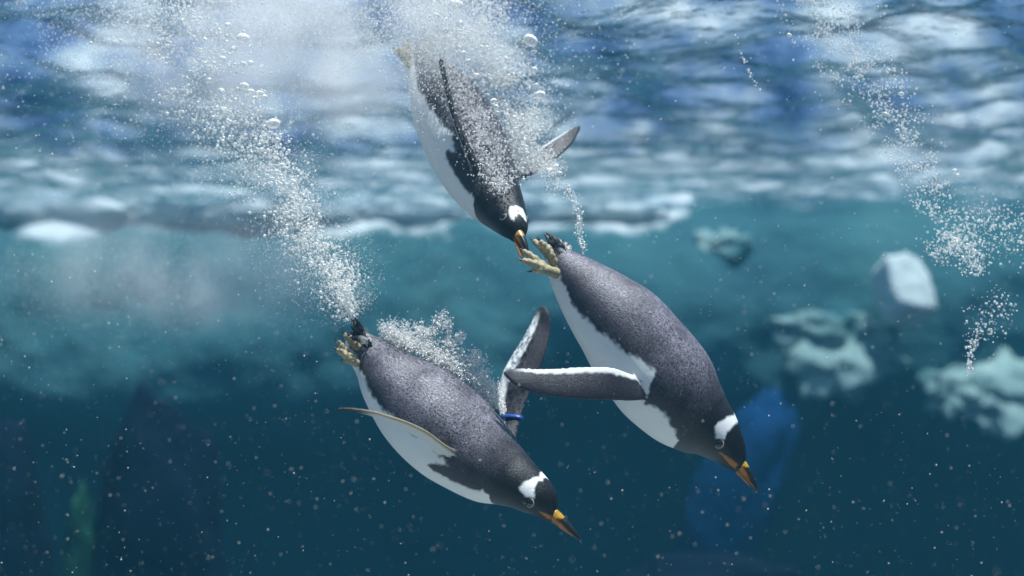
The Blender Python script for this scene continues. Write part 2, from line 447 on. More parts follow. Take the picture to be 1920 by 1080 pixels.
class Penguin:
    """sections: (centre px, centre py, depth, half width px, roll degrees) from rump to face"""
    def __init__(self, label, sections):
        self.root = bpy.data.objects.new('penguin', None); COL.objects.link(self.root)
        tag(self.root, label, 'penguin', 'penguins diving through the pool')
        P = []
        for (px, py, y, hw, roll) in sections:
            c = at(px, py, y); P.append((c.x, c.y, c.z, hw / F * y, roll))
        P = np.array(P)
        # rounded rump and face ends
        d0 = unit(P[0, :3] - P[1, :3]); d1 = unit(P[-1, :3] - P[-2, :3])
        e0 = P[0].copy(); e0[:3] += d0 * P[0, 3] * 0.75; e0[3] *= 0.62
        f0 = P[0].copy(); f0[:3] += d0 * P[0, 3] * 1.25; f0[3] *= 0.10
        e1 = P[-1].copy(); e1[:3] += d1 * P[-1, 3] * 0.55; e1[3] *= 0.62
        f1 = P[-1].copy(); f1[:3] += d1 * P[-1, 3] * 0.8; f1[3] *= 0.15
        P = np.vstack([f0, e0, P, e1, f1])
        Q = catmull(P, NS); Q[:, 3] = np.maximum(Q[:, 3], 0.002)
        self.C = Q[:, :3]; self.R = Q[:, 3]
        T = unit(np.gradient(self.C, axis=0)); self.T = T
        roll = np.radians(Q[:, 4])
        p = np.stack([-T[:, 2], np.zeros(NS), T[:, 0]], 1)
        p = unit(p); p *= np.sign(p[:, :1] + 1e-9)             # towards picture right: the back
        D = np.cos(roll)[:, None] * p + np.sin(roll)[:, None] * np.array([[0, -1.0, 0]])
        D = unit(D - (D * T).sum(1, keepdims=True) * T)
        self.D = D; self.Rt = np.cross(T, D)
        th = np.linspace(0, 2 * math.pi, NT, endpoint=False)
        self.th = th
        ring = np.cos(th)[None, :, None] * D[:, None] + 1.03 * np.sin(th)[None, :, None] * self.Rt[:, None]
        V = self.C[:, None] + self.R[:, None, None] * ring
        self.V = V.reshape(-1, 3)
        self.arc = np.concatenate([[0], np.cumsum(np.linalg.norm(np.diff(self.C, axis=0), axis=1))])
        self.q = self.arc[-1] - self.arc                         # metres behind the face end
        self.qv = np.repeat(self.q, NT); self.tv = np.tile(np.where(th > math.pi, th - 2 * math.pi, th), NS)
        self.body = capped(self.V, NS, NT)
        self.bvh = bvhtree.BVHTree.FromPolygons([tuple(v) for v in self.body[0]], self.body[1])
        self.kd = kdtree.KDTree(len(self.V))
        for i, v in enumerate(self.V): self.kd.insert(v, i)
        self.kd.balance()
        self.flippers = []

    def coords(self, p):
        hits = self.kd.find_n(p, 4)
        w = np.array([1 / (h[2] + 1e-5) for h in hits]); w /= w.sum()
        idx = [h[1] for h in hits]
        q = (self.qv[idx] * w).sum()
        t = math.atan2((np.sin(self.tv[idx]) * w).sum(), (np.cos(self.tv[idx]) * w).sum())
        return q, t

    def pix(self, px, py):
        """a pixel on the body -> (q, angle) and the surface point"""
        d = at(px, py, 1.0).normalized()
        loc, nor, i, dist = self.bvh.ray_cast(Vector((0, 0, 0)), d)
        if loc is None:
            loc, nor, i, dist = self.bvh.find_nearest(d * float(np.linalg.norm(self.C.mean(0))))
        return (*self.coords(loc), loc, nor)

    def surf(self, q, t):
        k = float(np.interp(-q, -self.q, np.arange(NS)))
        i = int(min(NS - 2, max(0, math.floor(k)))); f = k - i
        def one(a):
            return self.C[a] + self.R[a] * (math.cos(t) * self.D[a] + 1.03 * math.sin(t) * self.Rt[a])
        p = one(i) * (1 - f) + one(i + 1) * f
        c = self.C[i] * (1 - f) + self.C[i + 1] * f
        return Vector(p), Vector(p - c).normalized()

    def flipper(self, pairs, thick, face=(0, -1, 0), edge=0.22, under=False):
        """pairs: (lead px, lead py, lead depth, trail px, trail py, trail depth) from root to tip"""
        A = []
        for (a, b, c, d, e, f) in pairs:
            l = at(a, b, c); t = at(d, e, f); A.append((*l, *t))
        A = catmull(np.array(A), 60)
        Ld, Tr = A[:, :3], A[:, 3:]
        ch = Tr - Ld; ax = np.gradient((Ld + Tr) / 2, axis=0)
        nrm = unit(np.cross(unit(ax), unit(ch)))
        fv = np.array(face); nrm *= np.sign((nrm @ fv))[:, None]
        nv = 28; V = []; fr = []; sd = []
        for i in range(60):
            s = i / 59
            hth = thick * (1 - 0.45 * s) * 0.5
            for j in range(nv):
                a = 2 * math.pi * j / nv
                x = 0.5 - 0.5 * math.cos(a)                     # 0 lead .. 1 trail
                prof = (math.sin(a) if abs(math.sin(a)) > 1e-6 else 0) * (1.25 - 0.55 * x)
                V.append(Ld[i] + ch[i] * x + nrm[i] * hth * prof)
                fr.append(x); sd.append(1 if prof >= 0 else -1)
        V = np.array(V)
        self.flippers.append(dict(mesh=capped(V, 60, nv), V=V, x=np.array(fr), side=np.array(sd), s=np.repeat(np.arange(60) / 59, nv), edge=edge, Ld=Ld, Tr=Tr, nrm=nrm, thick=thick))

    def finish(self, belly, white_patch, axilla, seed=0.0, throat=0.5, gape=None):
        """belly: [(q, angle deg)] edge of the white; white_patch: polygon in (q, angle rad)"""
        me = remesh_join('plumage', [self.body] + [f['mesh'] for f in self.flippers], 0.0026, 3)
        n = len(me.vertices)
        co = np.empty(n * 3, np.float32); me.vertices.foreach_get('co', co); co = co.reshape(-1, 3).astype(float)
        allv = np.vstack([self.V] + [f['V'] for f in self.flippers])
        lab = np.concatenate([np.zeros(len(self.V), int)] + [np.full(len(f['V']), k + 1) for k, f in enumerate(self.flippers)])
        kd = kdtree.KDTree(len(allv))
        for i, v in enumerate(allv): kd.insert(v, i)
        kd.balance()
        near = np.array([kd.find(v)[1] for v in co])
        nl = lab[near]
        q = np.zeros(n); th = np.zeros(n)
        for i in range(n):
            if nl[i] == 0: q[i], th[i] = self.coords(co[i])
        nz = vnoise(co, 90, seed); nz2 = vnoise(co, 28, seed + 5); nz3 = vnoise(co, 9, seed + 9)
        rad = np.interp(-q, -self.q, self.R)
        # palette
        slate = np.array([0.026, 0.022, 0.030]); black = np.array([0.006, 0.0055, 0.007]); white = np.array([0.80, 0.80, 0.78])
        col = np.zeros((n, 3)); tips = np.zeros(n)
        a = np.abs(th)
        bq = np.array([b[0] for b in belly])[::-1]; ba = np.radians([b[1] for b in belly])[::-1]
        order = np.argsort(bq); bq, ba = bq[order], ba[order]
        edge = np.interp(q, bq, ba)
        w = sstep(-0.006, 0.006, (a - edge) * rad + 0.006 * nz + 0.006 * nz2)
        # axilla: a black tongue that runs back under the flipper
        aq, aa, al, aw = axilla
        tq = (q - aq) / al
        tong = sstep(0.006, -0.004, np.abs((a - aa - 0.15 * tq) * rad) - aw * np.sqrt(np.clip(1 - tq, 0, 1)) + 0.004 * nz) * (tq > -0.6) * (tq < 1)
        w = w * (1 - tong)
        # head darker than the back, throat greyer
        head = sstep(0.21, 0.12, q)
        dark = slate[None] * (1 - head[:, None]) + black[None] * head[:, None]
        dark = dark * (1 + 0.35 * nz3 + 0.2 * nz2)[:, None]
        gr = sstep(1.55, 2.6, a) * sstep(0.02, 0.07, q) * throat
        dark = dark * (1 - gr[:, None]) + np.array([0.20, 0.20, 0.21])[None] * gr[:, None]
        col = dark * (1 - w[:, None]) + white[None] * w[:, None]
        tips = (1 - w) * (0.03 + 0.07 * sstep(0.10, 0.16, q) + 0.80 * sstep(0.10, 0.30, q) * sstep(1.55, 0.35, a))  # silver feather tips, strengthened along the back to paint its sunlit highlights
        P = [(pq, pt * 0.05) for pq, pt in white_patch]
        d = poly_dist(P, q, a * 0.05)
        pw = sstep(-0.0025, 0.0025, d + 0.0018 * nz) * (q < 0.2)
        col = col * (1 - pw[:, None]) + white[None] * 0.95 * pw[:, None]
        tips *= (1 - pw)
        if gape:
            gd = poly_dist([(gq, gt * 0.05) for gq, gt in gape], q, a * 0.05)
            gw = sstep(-0.001, 0.0015, gd) * (q < 0.12)
            col = col * (1 - gw[:, None]) + np.array([0.40, 0.14, 0.015])[None] * gw[:, None]; tips *= (1 - gw)
        # flippers
        lay = np.stack([q, th * rad, nz2 * 0.002], 1)
        off = len(self.V)
        for k, f in enumerate(self.flippers):
            m = nl == k + 1
            idx = near[m] - off
            sd = f['side'][idx]
            # continuous place along and across the flipper
            row = idx // 28; pm = co[m]
            mid = (f['Ld'] + f['Tr']) / 2; axv = unit(np.gradient(mid, axis=0)); step = np.linalg.norm(np.gradient(mid, axis=0), axis=1)
            ch = (f['Tr'] - f['Ld'])[row]
            x = np.clip(((pm - f['Ld'][row]) * ch).sum(1) / (ch * ch).sum(1), 0, 1)
            s = np.clip((row + np.clip(((pm - mid[row]) * axv[row]).sum(1) / step[row], -1, 1)) / 59, 0, 1)
            up = np.array([0.016, 0.013, 0.018])
            strip = sstep(1 - f['edge'] - 0.05, 1 - f['edge'] + 0.05, x + 0.05 * nz[m]) * sstep(0.96, 0.84, s) * sstep(0.14, 0.3, s)
            c1 = up[None] * (1 - strip[:, None]) + white[None] * 0.9 * strip[:, None]
            und = white[None] * 0.72 * np.ones((m.sum(), 1))
            tipd = sstep(0.80, 0.92, s) + sstep(0.26, 0.14, s)
            und = und * (1 - np.clip(tipd, 0, 1)[:, None]) + up[None] * np.clip(tipd, 0, 1)[:, None]
            rim = sstep(0.16, 0.03, x)
            tan = np.array([0.36, 0.28, 0.17]) if f.get('tan') else up
            tk = sstep(0.98, 0.78, s) * sstep(0.20, 0.36, s)
            cc = np.where((sd > 0)[:, None], c1, und)
            cc = cc * (1 - rim[:, None]) + tan[None] * (rim * tk)[:, None] + up[None] * (rim * (1 - tk))[:, None]
            col[m] = cc; tips[m] = 0.12 * (sd > 0) * (1 - strip)
            A0 = unit(mid[-1] - mid[0]); C0 = unit((f['Tr'] - f['Ld'])[30]); C0 = unit(C0 - (C0 @ A0) * A0)
            lay[m] = np.stack([pm @ A0, pm @ C0, pm @ np.cross(A0, C0)], 1)
            off += len(f['V'])
        set_attr(me, 'tone', 'FLOAT_COLOR', np.hstack([np.clip(col, 0.003, 1), np.ones((n, 1))]))
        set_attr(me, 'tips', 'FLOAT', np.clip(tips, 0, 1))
        set_attr(me, 'lay', 'FLOAT_VECTOR', lay)
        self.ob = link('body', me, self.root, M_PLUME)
        return self

    # --- parts
    def beak(self, base, tip_up, tip_low, hw_h, hw_w, dorsal_i=-6, droop=0.0):
        d = self.D[dorsal_i]
        def loft(A, B, up, name, parent):
            n, m = 26, 20; V = []; colr = []
            A = np.array(A); B = np.array(B); t = unit(B - A); dd = unit(d - (d @ t) * t); rr = np.cross(t, dd)
            for i in range(n):
                s = i / (n - 1)
                taper = (1 - s ** 1.7) ** 0.75
                taper = max(taper, 0.05)
                c = A + (B - A) * s + dd * (0.012 * droop * math.sin(s * 1.9) if up else 0)
                for j in range(m):
                    a = 2 * math.pi * j / m
                    y = math.sin(a); x = math.cos(a)
                    if up: hy = hw_h * (1.0 if y > 0 else 0.12)
                    else: hy = hw_h * (0.10 if y > 0 else 0.55)
                    V.append(c + (dd * y * hy + rr * x * hw_w * (1 if up else 0.85)) * taper)
                    orange = np.array([0.48, 0.17, 0.012]); blk = np.array([0.012, 0.010, 0.010])
                    if up:
                        k = sstep(0.30, 0.62, np.array([y + 0.9 * max(0, s - 0.35)]))[0]
                        if s < 0.30 - 0.25 * (1 - y) and y > 0.45: k = 0.0; orange = np.array([0.50, 0.27, 0.02])
                    else:
                        k = 0.15 + 0.75 * sstep(0.7, 0.95, np.array([s]))[0]
                    colr.append(orange * (1 - k) + blk * k)
            V, Fc = capped(np.array(V), n, m)
            colr = np.vstack([colr, colr[0], colr[-1]])
            me = bpy.data.meshes.new(name); me.from_pydata(V.tolist(), [], Fc); smooth(me)
            set_attr(me, 'tone', 'FLOAT_COLOR', np.hstack([colr, np.ones((len(colr), 1))]))
            return link(name, me, parent, M_BEAK)
        up = loft(base, tip_up, True, 'beak', self.root)
        b2 = np.array(base) - np.array(self.D[dorsal_i]) * hw_h * 0.10
        loft(b2, tip_low, False, 'lower_mandible', up)

    def eyes(self, px=None, py=None, qt=None, r=0.0085):
        if qt is None:
            q, t, loc, nor = self.pix(px, py)
        else: q, t = qt
        self.eye_qt = (q, t)
        for sgn in (1, -1):
            p, nrm = self.surf(q, abs(t) * sgn)
            bm = bmesh.new(); bmesh.ops.create_uvsphere(bm, u_segments=20, v_segments=14, radius=r)
            me = bpy.data.meshes.new('eye'); bm.to_mesh(me); bm.free(); smooth(me)
            e = link('eye', me, self.root, M_EYE); e.location = p - nrm * r * 0.62
            R, rr, V = r * 0.99, r * 0.15, []
            for i in range(28):
                for j in range(8):
                    a, b = 2 * math.pi * i / 28, 2 * math.pi * j / 8
                    V.append(((R + rr * math.cos(b)) * math.cos(a), (R + rr * math.cos(b)) * math.sin(a), rr * math.sin(b)))
            Fc = []
            for i in range(28):
                for j in range(8):
                    Fc.append((i * 8 + j, ((i + 1) % 28) * 8 + j, ((i + 1) % 28) * 8 + (j + 1) % 8, i * 8 + (j + 1) % 8))
            me = bpy.data.meshes.new('eye_ring'); me.from_pydata(V, [], Fc); smooth(me)
            g = link('eye_ring', me, e, M_RING)
            g.rotation_euler = nrm.to_track_quat('Z', 'Y').to_euler(); g.location = nrm * r * 0.42

    def tail(self, base, tips, width=0.008):
        """stiff tail feathers: base (px,py,y) and a fan of tips"""
        r = random.Random(5)
        for k, (tx, ty, tz, tone) in enumerate(tips):
            A = np.array(at(base[0] + r.uniform(-7, 7), base[1] + r.uniform(-7, 7), base[2] + r.uniform(-.012, .012))); B = np.array(at(tx, ty, tz))
            t = unit(B - A); sd = unit(np.cross(t, np.array([0.15 * r.uniform(-1, 1), -1, 0.2]))); up = np.cross(sd, t)
            V, Fc, colr = [], [], []
            n = 9
            for i in range(n):
                s = i / (n - 1)
                w = width * (0.55 + 0.75 * s) * (1 if s < 0.75 else max(0.06, (1 - s) / 0.25)) * 0.5
                c = A + (B - A) * s + up * 0.006 * math.sin(s * math.pi) * r.uniform(.4, 1)
                for (u, v) in ((-1, 0), (0, 1), (1, 0), (0, -1)):
                    V.append(c + sd * w * u + up * 0.0016 * v * (1 - 0.6 * s))
                    base_c = np.array([0.55, 0.53, 0.50]) if tone else np.array([0.014, 0.012, 0.017])
                    kk = sstep(0.55, 0.9, np.array([s]))[0] if tone else 0
                    colr.append(base_c * (1 - kk) + np.array([0.02, 0.018, 0.022]) * kk)
            V, Fc = capped(np.array(V), n, 4)
            colr = np.vstack([colr, colr[0], colr[-1]])
            me = bpy.data.meshes.new('tail_feather'); me.from_pydata(V.tolist(), [], Fc)
            set_attr(me, 'tone', 'FLOAT_COLOR', np.hstack([colr, np.ones((len(colr), 1))]))
            link('tail_feather', me, self.root, M_FEATHER)

    def foot(self, hip, base, tips, rtoe=0.0092, tone=(0.40, 0.33, 0.19)):
        """hip inside the rump, base where the toes part, three toe tips"""
        parts = []
        hip = np.array(at(*hip)); b = np.array(at(*base)); T = [np.array(at(*t)) for t in tips]
        def tube(P, R, nv=14):
            P = np.array(P); tg = unit(np.gradient(P, axis=0)); ref = np.array([0.2, -1, 0.3]); V = []
            for i in range(len(P)):
                u = unit(np.cross(tg[i], ref)); v = np.cross(tg[i], u)
                for j in range(nv):
                    a = 2 * math.pi * j / nv
                    V.append(P[i] + R[i] * (math.cos(a) * u + math.sin(a) * v))
            return capped(np.array(V), len(P), nv)
        k = np.linspace(0, 1, 16)
        parts.append(tube([hip + (b - hip) * s for s in k], 0.014 - 0.003 * k))
        n = 40; lines = []
        for t in T:
            s = np.linspace(0, 1, n)
            bend = np.array([0, -1, 0.4]) * 0.006
            P = b[None] + (t - b)[None] * s[:, None] + bend[None] * np.sin(s * math.pi)[:, None]
            R = rtoe * (1.05 - 0.30 * s) * (1 + 0.13 * np.sin(s * 2 * math.pi * 4.3)) * np.where(s > 0.9, np.sqrt(np.clip(1 - ((s - 0.9) / 0.1) ** 2 * 0.8, 0.05, 1)), 1)
            parts.append(tube(P, R)); lines.append(P)
        for i in range(2):                                        # webs
            A, Bn = lines[i], lines[i + 1]; V, fc = [], []
            for s in range(0, 34, 3):
                for w in range(5):
                    c = A[s] + (Bn[s] - A[s]) * w / 4
                    sag = 1 - 0.28 * (s / 33) * (1 - abs(w / 2 - 1))
                    c = b + (c - b) * sag
                    V.append(c)
            m = len(V); V = np.array(V); nn = unit(np.cross(Bn[20] - b, A[20] - b)) * 0.0026
            Va = np.vstack([V + nn, V - nn]); rows = m // 5
            for r_ in range(rows - 1):
                for w in range(4):
                    q = [r_ * 5 + w, (r_ + 1) * 5 + w, (r_ + 1) * 5 + w + 1, r_ * 5 + w + 1]
                    fc.append(q); fc.append([x + m for x in q[::-1]])
            rim = [r_ * 5 for r_ in range(rows)] + [(rows - 1) * 5 + w for w in range(1, 5)] + [r_ * 5 + 4 for r_ in range(rows - 2, -1, -1)] + [w for w in range(3, 0, -1)]
            for x, y in zip(rim, rim[1:] + rim[:1]): fc.append([x, y, y + m, x + m])
            parts.append((Va, fc))
        me = remesh_join('foot', parts, 0.0020, 1)
        n = len(me.vertices); co = np.empty(n * 3, np.float32); me.vertices.foreach_get('co', co); co = co.reshape(-1, 3)
        nz = vnoise(co, 160); nz2 = vnoise(co, 40)
        c = np.array(tone)[None] * (1 + 0.28 * nz + 0.25 * nz2)[:, None]
        set_attr(me, 'tone', 'FLOAT_COLOR', np.hstack([np.clip(c, 0.01, 1), np.ones((n, 1))]))
        fo = link('foot', me, self.root, M_FOOT)
        for P in lines:
            t = unit(P[-1] - P[-6]); e = P[-1]
            V, _ = [], 0
            u = unit(np.cross(t, np.array([0.2, -1, 0.3]))); v = np.cross(t, u)
            for i in range(5):
                s = i / 4; c = e - t * 0.003 + t * 0.016 * s + np.array([0, -1, 0.3]) * 0.002 * s * s
                for j in range(6):
                    a = 2 * math.pi * j / 6; r_ = 0.0036 * (1 - 0.93 * s)
                    V.append(c + r_ * (math.cos(a) * u + math.sin(a) * v))
            V, Fc = capped(np.array(V), 5, 6)
            me = bpy.data.meshes.new('claw'); me.from_pydata(V.tolist(), [], Fc); smooth(me)
            link('claw', me, fo, M_CLAW)

def fan(cx, cy, y, spread):
    return [(cx + dx, cy + dy, y + dz, tone) for dx, dy, dz, tone in spread]

PATCH_PX = [(1340, 799), (1351, 790), (1366, 789), (1378, 795), (1372, 801), (1364, 809), (1359, 824), (1343, 822)]

# ---- the bird whose foot is nipped (flipper held out, heading down)
p2 = Penguin('sharply lit slate backed penguin whose foot is nipped, one flipper held straight out', [
    (1060, 502, 2.25, 38, 28), (1096, 541, 2.24, 59, 26), (1134, 580, 2.23, 76, 25), (1169, 617, 2.22, 88, 25),
    (1205, 665, 2.21, 94, 25), (1245, 716, 2.20, 96, 24), (1280, 759, 2.19, 85, 24), (1311, 789, 2.18, 70, 23),
    (1338, 812, 2.17, 54, 22), (1362, 839, 2.16, 38, 22), (1378, 863, 2.15, 24, 22), (1385, 875, 2.145, 15, 22)])
p2.flipper([(1260, 752, 2.17, 1225, 690, 2.17), (1225, 748, 2.13, 1205, 706, 2.13), (1190, 752, 2.08, 1180, 700, 2.09), (1151, 751, 2.05, 1148, 689, 2.06), (1103, 750, 2.03, 1103, 687, 2.05),
            (1045, 745, 2.02, 1050, 690, 2.04), (1002, 738, 2.01, 1010, 691, 2.03), (968, 724, 2.0, 968, 690, 2.02), (950, 708, 2.0, 950, 693, 2.01), (945, 700, 2.0, 946, 697, 2.0)], 0.016, edge=0.20)
p2.flipper([(1300, 730, 2.25, 1270, 690, 2.26), (1290, 690, 2.36, 1250, 665, 2.38), (1250, 660, 2.44, 1215, 640, 2.46), (1200, 640, 2.50, 1190, 625, 2.50), (1180, 630, 2.52, 1179, 628, 2.52)], 0.016, face=(0.5, 0, 1))
P2_PATCH = [p2.pix(*p)[:2] for p in PATCH_PX]
bel2 = []
for (x, y) in [(1052, 520), (1060, 540), (1079, 579), (1100, 600), (1113, 613), (1146, 637), (1180, 661), (1214, 685), (1226, 700)]:
    q, t, _, _ = p2.pix(x, y); bel2.append((q, math.degrees(abs(t))))
for (x, y) in [(1209, 757), (1235, 770), (1257, 788), (1266, 810), (1270, 828)]:
    q, t, _, _ = p2.pix(x, y); bel2.append((q, math.degrees(abs(t))))
bel2.append((bel2[-1][0] - 0.004, 178)); bel2.append((0, 185))
print('belly p2', [(round(a, 3), round(b)) for a, b in bel2])
print('patch', [(round(a, 3), round(math.degrees(b))) for a, b in P2_PATCH])
ax2 = p2.pix(1195, 745)
PATCH = [(q, max(t, -0.1) if i not in (2, 3, 4) else -0.1) for i, (q, t) in enumerate(P2_PATCH)]
p2.finish(bel2, PATCH, (bel2[9][0] + 0.005, 1.6, 0.03, 0.006), 1.0, gape=[p2.pix(*g)[:2] for g in [(1346, 847), (1352, 849), (1366, 858), (1384, 872), (1379, 880), (1362, 864)]])
p2.eyes(1347.5, 831.5, r=0.0098)
ev = p2.eye_qt
print('eye', ev)
p2.beak(at(1380, 869, 2.147), at(1420, 920, 2.13), at(1414, 917, 2.13), 0.0205, 0.0145)
p2.tail((1062, 484, 2.245), fan(1024, 440, 2.27, [(-4, -2, 0, 0), (0, -5, .02, 0), (5, -2, -.02, 0), (-1, 6, -.03, 0), (10, 0, .01, 0), (14, 6, -.03, 0), (8, 14, -.04, 0), (20, 4, .01, 1), (26, 12, -.03, 1), (16, 26, -.05, 1), (22, 34, -.05, 1), (32, 10, .02, 1), (10, 24, -.05, 1), (34, 22, -.03, 1), (40, 16, 0, 1), (26, 40, -.05, 0), (30, 28, -.04, 0), (38, 30, -.03, 0)]), 0.013)
p2.foot((1056, 505, 2.24), (1037, 490, 2.22), [(1000, 451, 2.23), (1012, 451, 2.20), (1026, 460, 2.22)])
p2.foot((1052, 515, 2.22), (1030, 508, 2.20), [(980, 470, 2.21), (979, 488, 2.185), (998, 508, 2.19)])

# ---- the bird with the blue band and a bubble trail
p3 = Penguin('slate backed penguin with a blue flipper band trailing bubbles from its tail', [
    (680, 654, 2.34, 33, 36), (708, 681, 2.33, 46, 38), (736, 714, 2.31, 63, 40), (770, 748, 2.30, 79, 40),
    (808, 782, 2.28, 88, 40), (850, 818, 2.26, 89, 38), (889, 850, 2.24, 81, 36), (923, 876, 2.22, 71, 34),
    (954, 895, 2.20, 56, 33), (981, 912, 2.18, 45, 32), (1012, 936, 2.16, 35, 32), (1030, 959, 2.15, 21, 32), (1039, 968, 2.145, 13, 32)])
p3.flipper([(905, 862, 2.22, 895, 885, 2.26), (872, 856, 2.175, 862, 880, 2.23), (836, 835, 2.11, 826, 856, 2.18), (800, 809, 2.05, 792, 826, 2.12), (762, 791, 2.02, 756, 806, 2.09),
            (725, 779, 2.00, 722, 790, 2.06), (700, 772, 1.99, 698, 780, 2.04), (662, 767, 1.98, 662, 771, 2.02), (640, 767, 1.98, 641, 770, 2.0), (633, 768, 1.98, 634, 769, 1.985)], 0.013, face=(0.2, 0, 1))
p3.flippers[-1]['tan'] = True
p3.flipper([(958, 858, 2.28, 928, 835, 2.30), (968, 822, 2.33, 938, 808, 2.35), (979, 775, 2.37, 936, 778, 2.39), (988, 750, 2.39, 930, 745, 2.41), (998, 724, 2.41, 940, 702, 2.43), (1011, 698, 2.43, 956, 671, 2.45), (1024, 662, 2.45, 978, 636, 2.47),
            (1033, 618, 2.48, 995, 605, 2.49), (1032, 592, 2.49, 1006, 583, 2.50), (1027, 580, 2.50, 1013, 575, 2.50), (1021, 574, 2.5, 1019, 573, 2.5)], 0.016, face=(0.2, -1, 0.1), edge=0.30)
bel3 = []
for (x, y) in [(668, 668), (674, 690), (689, 724), (707, 755), (733, 778)]:
    q, t, _, _ = p3.pix(x, y); bel3.append((q, math.degrees(abs(t))))
bel3 += [(bel3[-1][0] - 0.06, 72), (bel3[-1][0] - 0.10, 62)]
for (x, y) in [(853, 890), (875, 898), (889, 903), (905, 918), (918, 932)]:
    q, t, _, _ = p3.pix(x, y); bel3.append((q, math.degrees(abs(t))))
bel3.append((bel3[-1][0] - 0.006, 178)); bel3.append((0, 185))
print('belly p3', [(round(a, 3), round(b)) for a, b in bel3])
a3 = p3.pix(835, 878)
def patch_for(p, ex, ey):
    q, t = p.pix(ex, ey)[:2] if ex else (ev[0], ev[1])
    return [(pq - ev[0] + q, pt if pt < 0 else pt * min(1.25, abs(t) / abs(ev[1]))) for pq, pt in PATCH]
PATCH3_PX = [(972, 915), (980, 906), (1003, 895), (1016, 893), (1024, 900), (1008, 903), (1002, 914), (1002, 934), (985, 932)]
PT3 = [p3.pix(*p)[:2] for p in PATCH3_PX]
PT3 = [(q, -0.1 if i in (3, 4) else max(t, -0.1)) for i, (q, t) in enumerate(PT3)]
p3.finish(bel3, PT3, (a3[0] - 0.04, abs(a3[1]), 0.08, 0.022), 4.0, gape=[p3.pix(*g)[:2] for g in [(1009, 958), (1016, 960), (1036, 968), (1033, 975), (1020, 967)]])
p3.eyes(992, 942, r=0.0098)
p3.beak(at(1035, 965, 2.146), at(1090, 1014, 2.12), at(1083, 1010, 2.12), 0.0175, 0.0135)
p3.tail((692, 646, 2.30), fan(663, 598, 2.31, [(-3, 0, 0, 0), (2, -4, .02, 0), (6, 0, -.02, 0), (-6, 12, -.03, 0), (-8, 24, -.03, 0), (-8, 34, -.04, 0), (0, 16, -.04, 0), (10, 8, .01, 0), (14, 16, 0, 1), (2, 34, -.05, 1), (8, 40, -.05, 1), (18, 22, .01, 1)]), 0.013)
p3.foot((683, 668, 2.33), (676, 660, 2.31), [(645, 626, 2.32), (655, 630, 2.29), (664, 642, 2.31)])
p3.foot((680, 678, 2.31), (666, 680, 2.29), [(633, 640, 2.30), (631, 655, 2.27), (645, 675, 2.28)])
# blue identification band round the raised flipper
fl = p3.flippers[1]
i0 = int(np.argmin(np.abs((540 - fl['Ld'][:, 2] / fl['Ld'][:, 1] * F) - 782)))
def band(fl, i, wid, name):
    V = []; n = 26
    ax = unit(fl['Ld'][i + 2] - fl['Ld'][i - 2])
    for k, off in enumerate((-0.5, 0.5)):
        for rr in (1.0, 1.16):
            for j in range(n):
                a = 2 * math.pi * j / n; x = 0.5 - 0.56 * math.cos(a) * (1 + (rr - 1) * .3)
                V.append(fl['Ld'][i] + (fl['Tr'][i] - fl['Ld'][i]) * x + fl['nrm'][i] * (0.0105 * rr) * math.sin(a) + ax * wid * off)
    V = np.array(V); Fc = []
    order = [0, 1, 3, 2]
    for a_, b_ in zip(order, order[1:] + order[:1]):
        for j in range(n): Fc.append((a_ * n + j, b_ * n + j, b_ * n + (j + 1) % n, a_ * n + (j + 1) % n))
    me = bpy.data.meshes.new(name); me.from_pydata(V.tolist(), [], Fc); smooth(me)
    return me
link('flipper_band', band(fl, i0, 0.010, 'flipper_band'), p3.root, M_BAND)

# ---- the bird just below the surface that nips the foot
p1 = Penguin('paler penguin diving steeply below the surface, its beak closed on a foot', [
    (790, 105, 2.62, 28, 38), (808, 146, 2.60, 46, 40), (832, 186, 2.57, 64, 42), (852, 227, 2.54, 73, 42),
    (874, 272, 2.50, 75, 43), (896, 318, 2.45, 71, 44), (917, 358, 2.40, 59, 46), (937, 386, 2.35, 47, 50),
    (953, 409, 2.31, 36, 54), (965, 428, 2.28, 26, 56), (970, 442, 2.265, 16, 56)])
p1.flipper([(905, 345, 2.37, 915, 350, 2.44), (890, 318, 2.33, 898, 318, 2.40), (870, 270, 2.32, 876, 268, 2.38), (855, 232, 2.33, 860, 230, 2.39), (843, 193, 2.34, 847, 192, 2.40),
            (832, 146, 2.36, 836, 146, 2.41), (827, 120, 2.37, 829, 119, 2.40), (825, 110, 2.38, 826, 110, 2.385)], 0.020, face=(1, 0, 0))
p1.flipper([(955, 345, 2.46, 950, 300, 2.50), (994, 330, 2.50, 985, 298, 2.54), (1015, 317, 2.53, 1000, 289, 2.56), (1045, 296, 2.56, 1026, 268, 2.59), (1070, 274, 2.59, 1052, 252, 2.61), (1083, 252, 2.61, 1074, 239, 2.62), (1089, 239, 2.62, 1087, 235, 2.62)], 0.015, face=(-0.2, -1, 0.2), edge=0.12)
bel1 = []
for (x, y) in [(776, 118), (779, 140), (784, 165), (795, 185), (812, 208), (830, 232), (848, 250)]:
    q, t, _, _ = p1.pix(x, y); bel1.append((q, math.degrees(abs(t))))
bel1.append((bel1[-1][0] - 0.06, 74))
for (x, y) in [(880, 330), (885, 350), (889, 372), (889, 392)]:
    q, t, _, _ = p1.pix(x, y); bel1.append((q, math.degrees(abs(t))))
bel1.append((bel1[-1][0] - 0.006, 178)); bel1.append((0, 185))
print('belly p1', [(round(a, 3), round(b)) for a, b in bel1])
a1 = p1.pix(856, 298)
PATCH1_PX = [(954, 400), (955, 388), (966, 386), (980, 390), (978, 400), (970, 405), (964, 415), (958, 410)]
PT1 = [p1.pix(*p)[:2] for p in PATCH1_PX]
print('patch1', [(round(a, 3), round(math.degrees(b))) for a, b in PT1])
PT1 = [(q, -0.1 if i in (3, 4) else max(t, -0.1)) for i, (q, t) in enumerate(PT1)]
